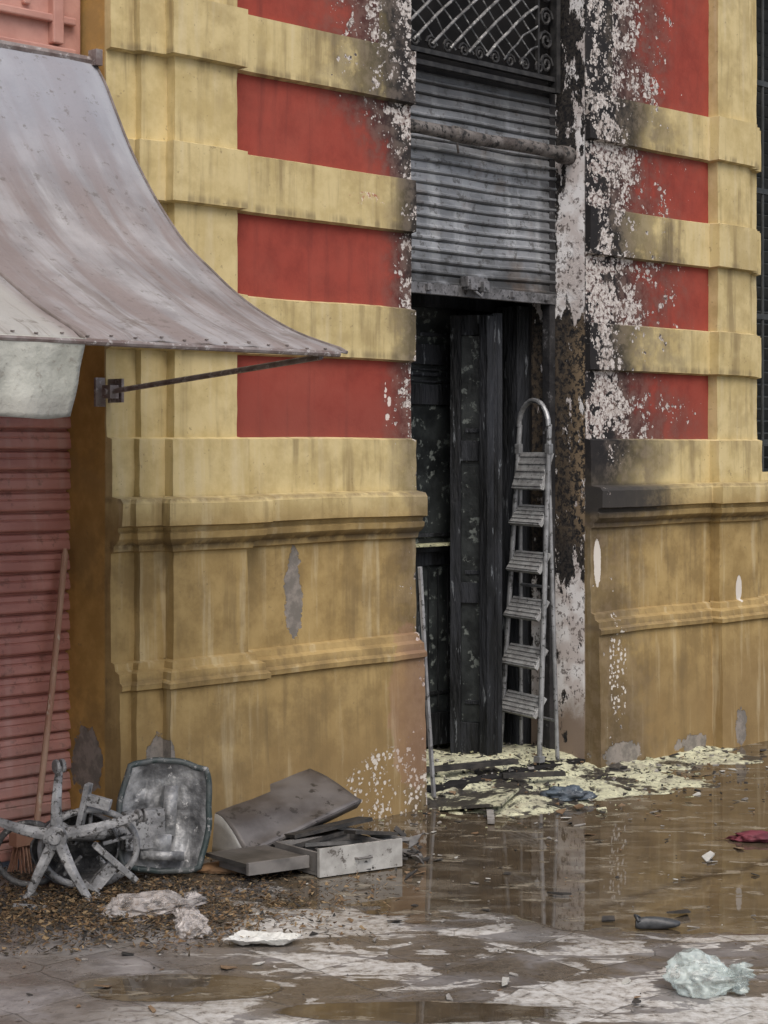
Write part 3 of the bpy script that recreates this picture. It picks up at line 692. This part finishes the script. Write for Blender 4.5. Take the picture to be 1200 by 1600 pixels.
def bagmat(name,col,tr):
    m,t,b,P,x,y,z=newmat(name)
    n1=noi(P,14,4,.6,1.); ridge=1.-ab(noi(warp(P,9,.08),13,3,.5)-.5)*5.
    c=mix(sm(n1,.4,.65),col,tuple(q*.85 for q in col))
    put(t,b.inputs['Base Color'],c); b.inputs['Roughness'].default_value=.18; b.inputs['Specular IOR Level'].default_value=.8
    put(t,b.inputs['Alpha'],sm(ridge,.2,1.,tr,min(1,tr+.35))); bump(t,b,ridge,.6,.010); return m
Mbag=bagmat('bag_film',(.64,.74,.72),.22); Mclear=bagmat('clear_film',(.66,.62,.60),.18)
def bagshape(name,c,size,mat,seed,rot=0.):
    # crumpled bag: pleats run from a gathered neck over a soft body
    bm=bmesh.new(); bmesh.ops.create_icosphere(bm,subdivisions=6,radius=1)
    for v in bm.verts:
        p=v.co.copy(); an=math.atan2(p.y,p.z); ax=p.x
        pl=.09*math.sin(an*9+4*mnoise.noise(p*1.5+Vector((seed,0,0))))*max(0,ax+.3)
        fold=.24*abs(mnoise.noise(p*1.9+Vector((seed,3,0))))+.16*abs(mnoise.noise(p*3.6+Vector((seed,7,0))))
        r=1.05+.34*mnoise.noise(p*1.1+Vector((seed,0,5)))-fold*1.3+pl
        neck=1-.55*max(0,min(1,(ax-.35)/.45)); 
        q=Vector((ax*(1.15 if ax>0 else 1.)*r,p.y*r*neck,p.z*r*neck))
        if ax>.82: q.y+=(p.y*1.2+.1*math.sin(an*5))*.5; q.z+=p.z*.7+.15
        v.co=Vector((q.x*size[0],q.y*size[1],q.z*size[2]))
        if v.co.z<-size[2]*.5: v.co.z=-size[2]*.5
    me=bpy.data.meshes.new(name);bm.to_mesh(me);bm.free();me.materials.append(mat)
    for p in me.polygons:p.use_smooth=True
    o=bpy.data.objects.new(name,me);scene.collection.objects.link(o);o.location=(c[0],c[1],c[2]+size[2]*.5+.003);o.rotation_euler=(0,0,rot);return o
bagshape('plastic_bag',(.935,5.24,0),(.115,.08,.07),Mbag,3,-.25)
bagshape('plastic_bag',(-.80,6.08,0),(.17,.09,.05),Mclear,11,.4); bagshape('plastic_bag',(-.63,5.86,0),(.07,.06,.05),Mclear,17,2.2)
blob('foam_mat',(-.60,6.72,0),(.10,.05,.018),simple('tan_foam',(.28,.16,.08),(.18,.11,.06),10,.8),4,4,.3,1.6)
blob('blue_cloth',(.83,8.06,.01),(.085,.06,.03),simple('blue_grey_cloth',(.09,.12,.15),(.05,.06,.075),10,.6,0,.4,.005,(.3,.34,.35),.58),8,4,.6,2.)
blob('red_cloth',(1.53,7.25,0),(.10,.05,.02),simple('dark_red_cloth',(.16,.03,.045),(.09,.02,.03),10,.7),9,4,.5,2.)
u=B()
def tray(a,b_):
    x_=(a-.5)*.21;y_=(b_-.5)*.12; e=max(abs(a-.5),abs(b_-.5))*2
    z_=.010+.03*max(0,e-.75)*2+.01*mnoise.noise(Vector((a*4,b_*4,3)))+.008*abs(mnoise.noise(Vector((a*9,b_*9,1))))
    x_+=.03*(b_-.5)+.02*mnoise.noise(Vector((b_*3,a,5))); y_*= (1-.5*a*a)
    q=Matrix.Rotation(-.12,3,'Z')@Vector((x_,y_,0)); return Vector((-.385+q.x,5.74+q.y,z_))
u.grid(tray,24,16); u.build('crumpled_tray',[simple('dirty_white_tray',(.62,.63,.60),(.46,.46,.44),12,.5,0,.3,.003,(.25,.24,.22),.62)],None,solid=.002)
u=B()
def shoe(a,b_):
    an=b_*2*math.pi; x_=(a-.5)*.15; w=.026*(1-.35*math.sin(a*math.pi*1.4))*(math.sin(min(1,max(0.02,a))*math.pi)**.35 if a<1 else .1); h=.045*(1-.55*a)*(math.sin(min(.98,max(0.02,a))*math.pi)**.3)
    return Vector((.905+x_,5.92+math.cos(an)*w+.1*x_,max(.003,.018+math.sin(an)*h*.7)))
u.grid(shoe,16,14); u.tube([(.84,5.90,.03),(.83,5.92,.045),(.85,5.94,.03)],.006,6)
u.build('shoe',[simple('black_rubber',(.03,.033,.036),(.07,.075,.08),15,.45)],None,smooth=True)
u=B(); 
for (p,q,r) in (((-.93,6.03,.02),(-.86,6.0,.02),.018),((-1.27,6.15,.015),(-1.15,6.1,.02),.012)): u.tube([p,q],r,12)
u.build('pipe_offcuts',[Mash],None)

# ------------------------------------------------------------------ light
w=bpy.data.worlds.new('World'); scene.world=w; w.use_nodes=True; wt=w.node_tree
sky=wt.nodes.new('ShaderNodeTexSky'); sky.sky_type='NISHITA'; sky.sun_disc=False
dirn=Vector((.22,-.80,1.15)).normalized()
sky.sun_elevation=math.asin(dirn.z); sky.sun_rotation=math.atan2(dirn.x,dirn.y); sky.dust_density=5; sky.air_density=1.; sky.ozone_density=1.
wt.links.new(sky.outputs[0],wt.nodes['Background'].inputs[0]); wt.nodes['Background'].inputs[1].default_value=.15
sl=bpy.data.lights.new('sun','SUN'); sl.energy=1.4; sl.angle=math.radians(45); sl.color=(1,.985,.965)
so=bpy.data.objects.new('sun',sl); scene.collection.objects.link(so); so.rotation_euler=dirn.to_track_quat('Z','Y').to_euler()
# ------------------------------------------------------------------ camera
cd=bpy.data.cameras.new('camera'); cam=bpy.data.objects.new('camera',cd); scene.collection.objects.link(cam)
cam.location=(0,0,1.6); cam.rotation_euler=(math.radians(90),0,0)
cd.sensor_fit='VERTICAL'; cd.sensor_height=36; cd.lens=63; cd.shift_y=-105/1600; cd.clip_end=500
scene.camera=cam
scene.view_settings.view_transform='Standard'; scene.view_settings.look='None'; scene.view_settings.exposure=0
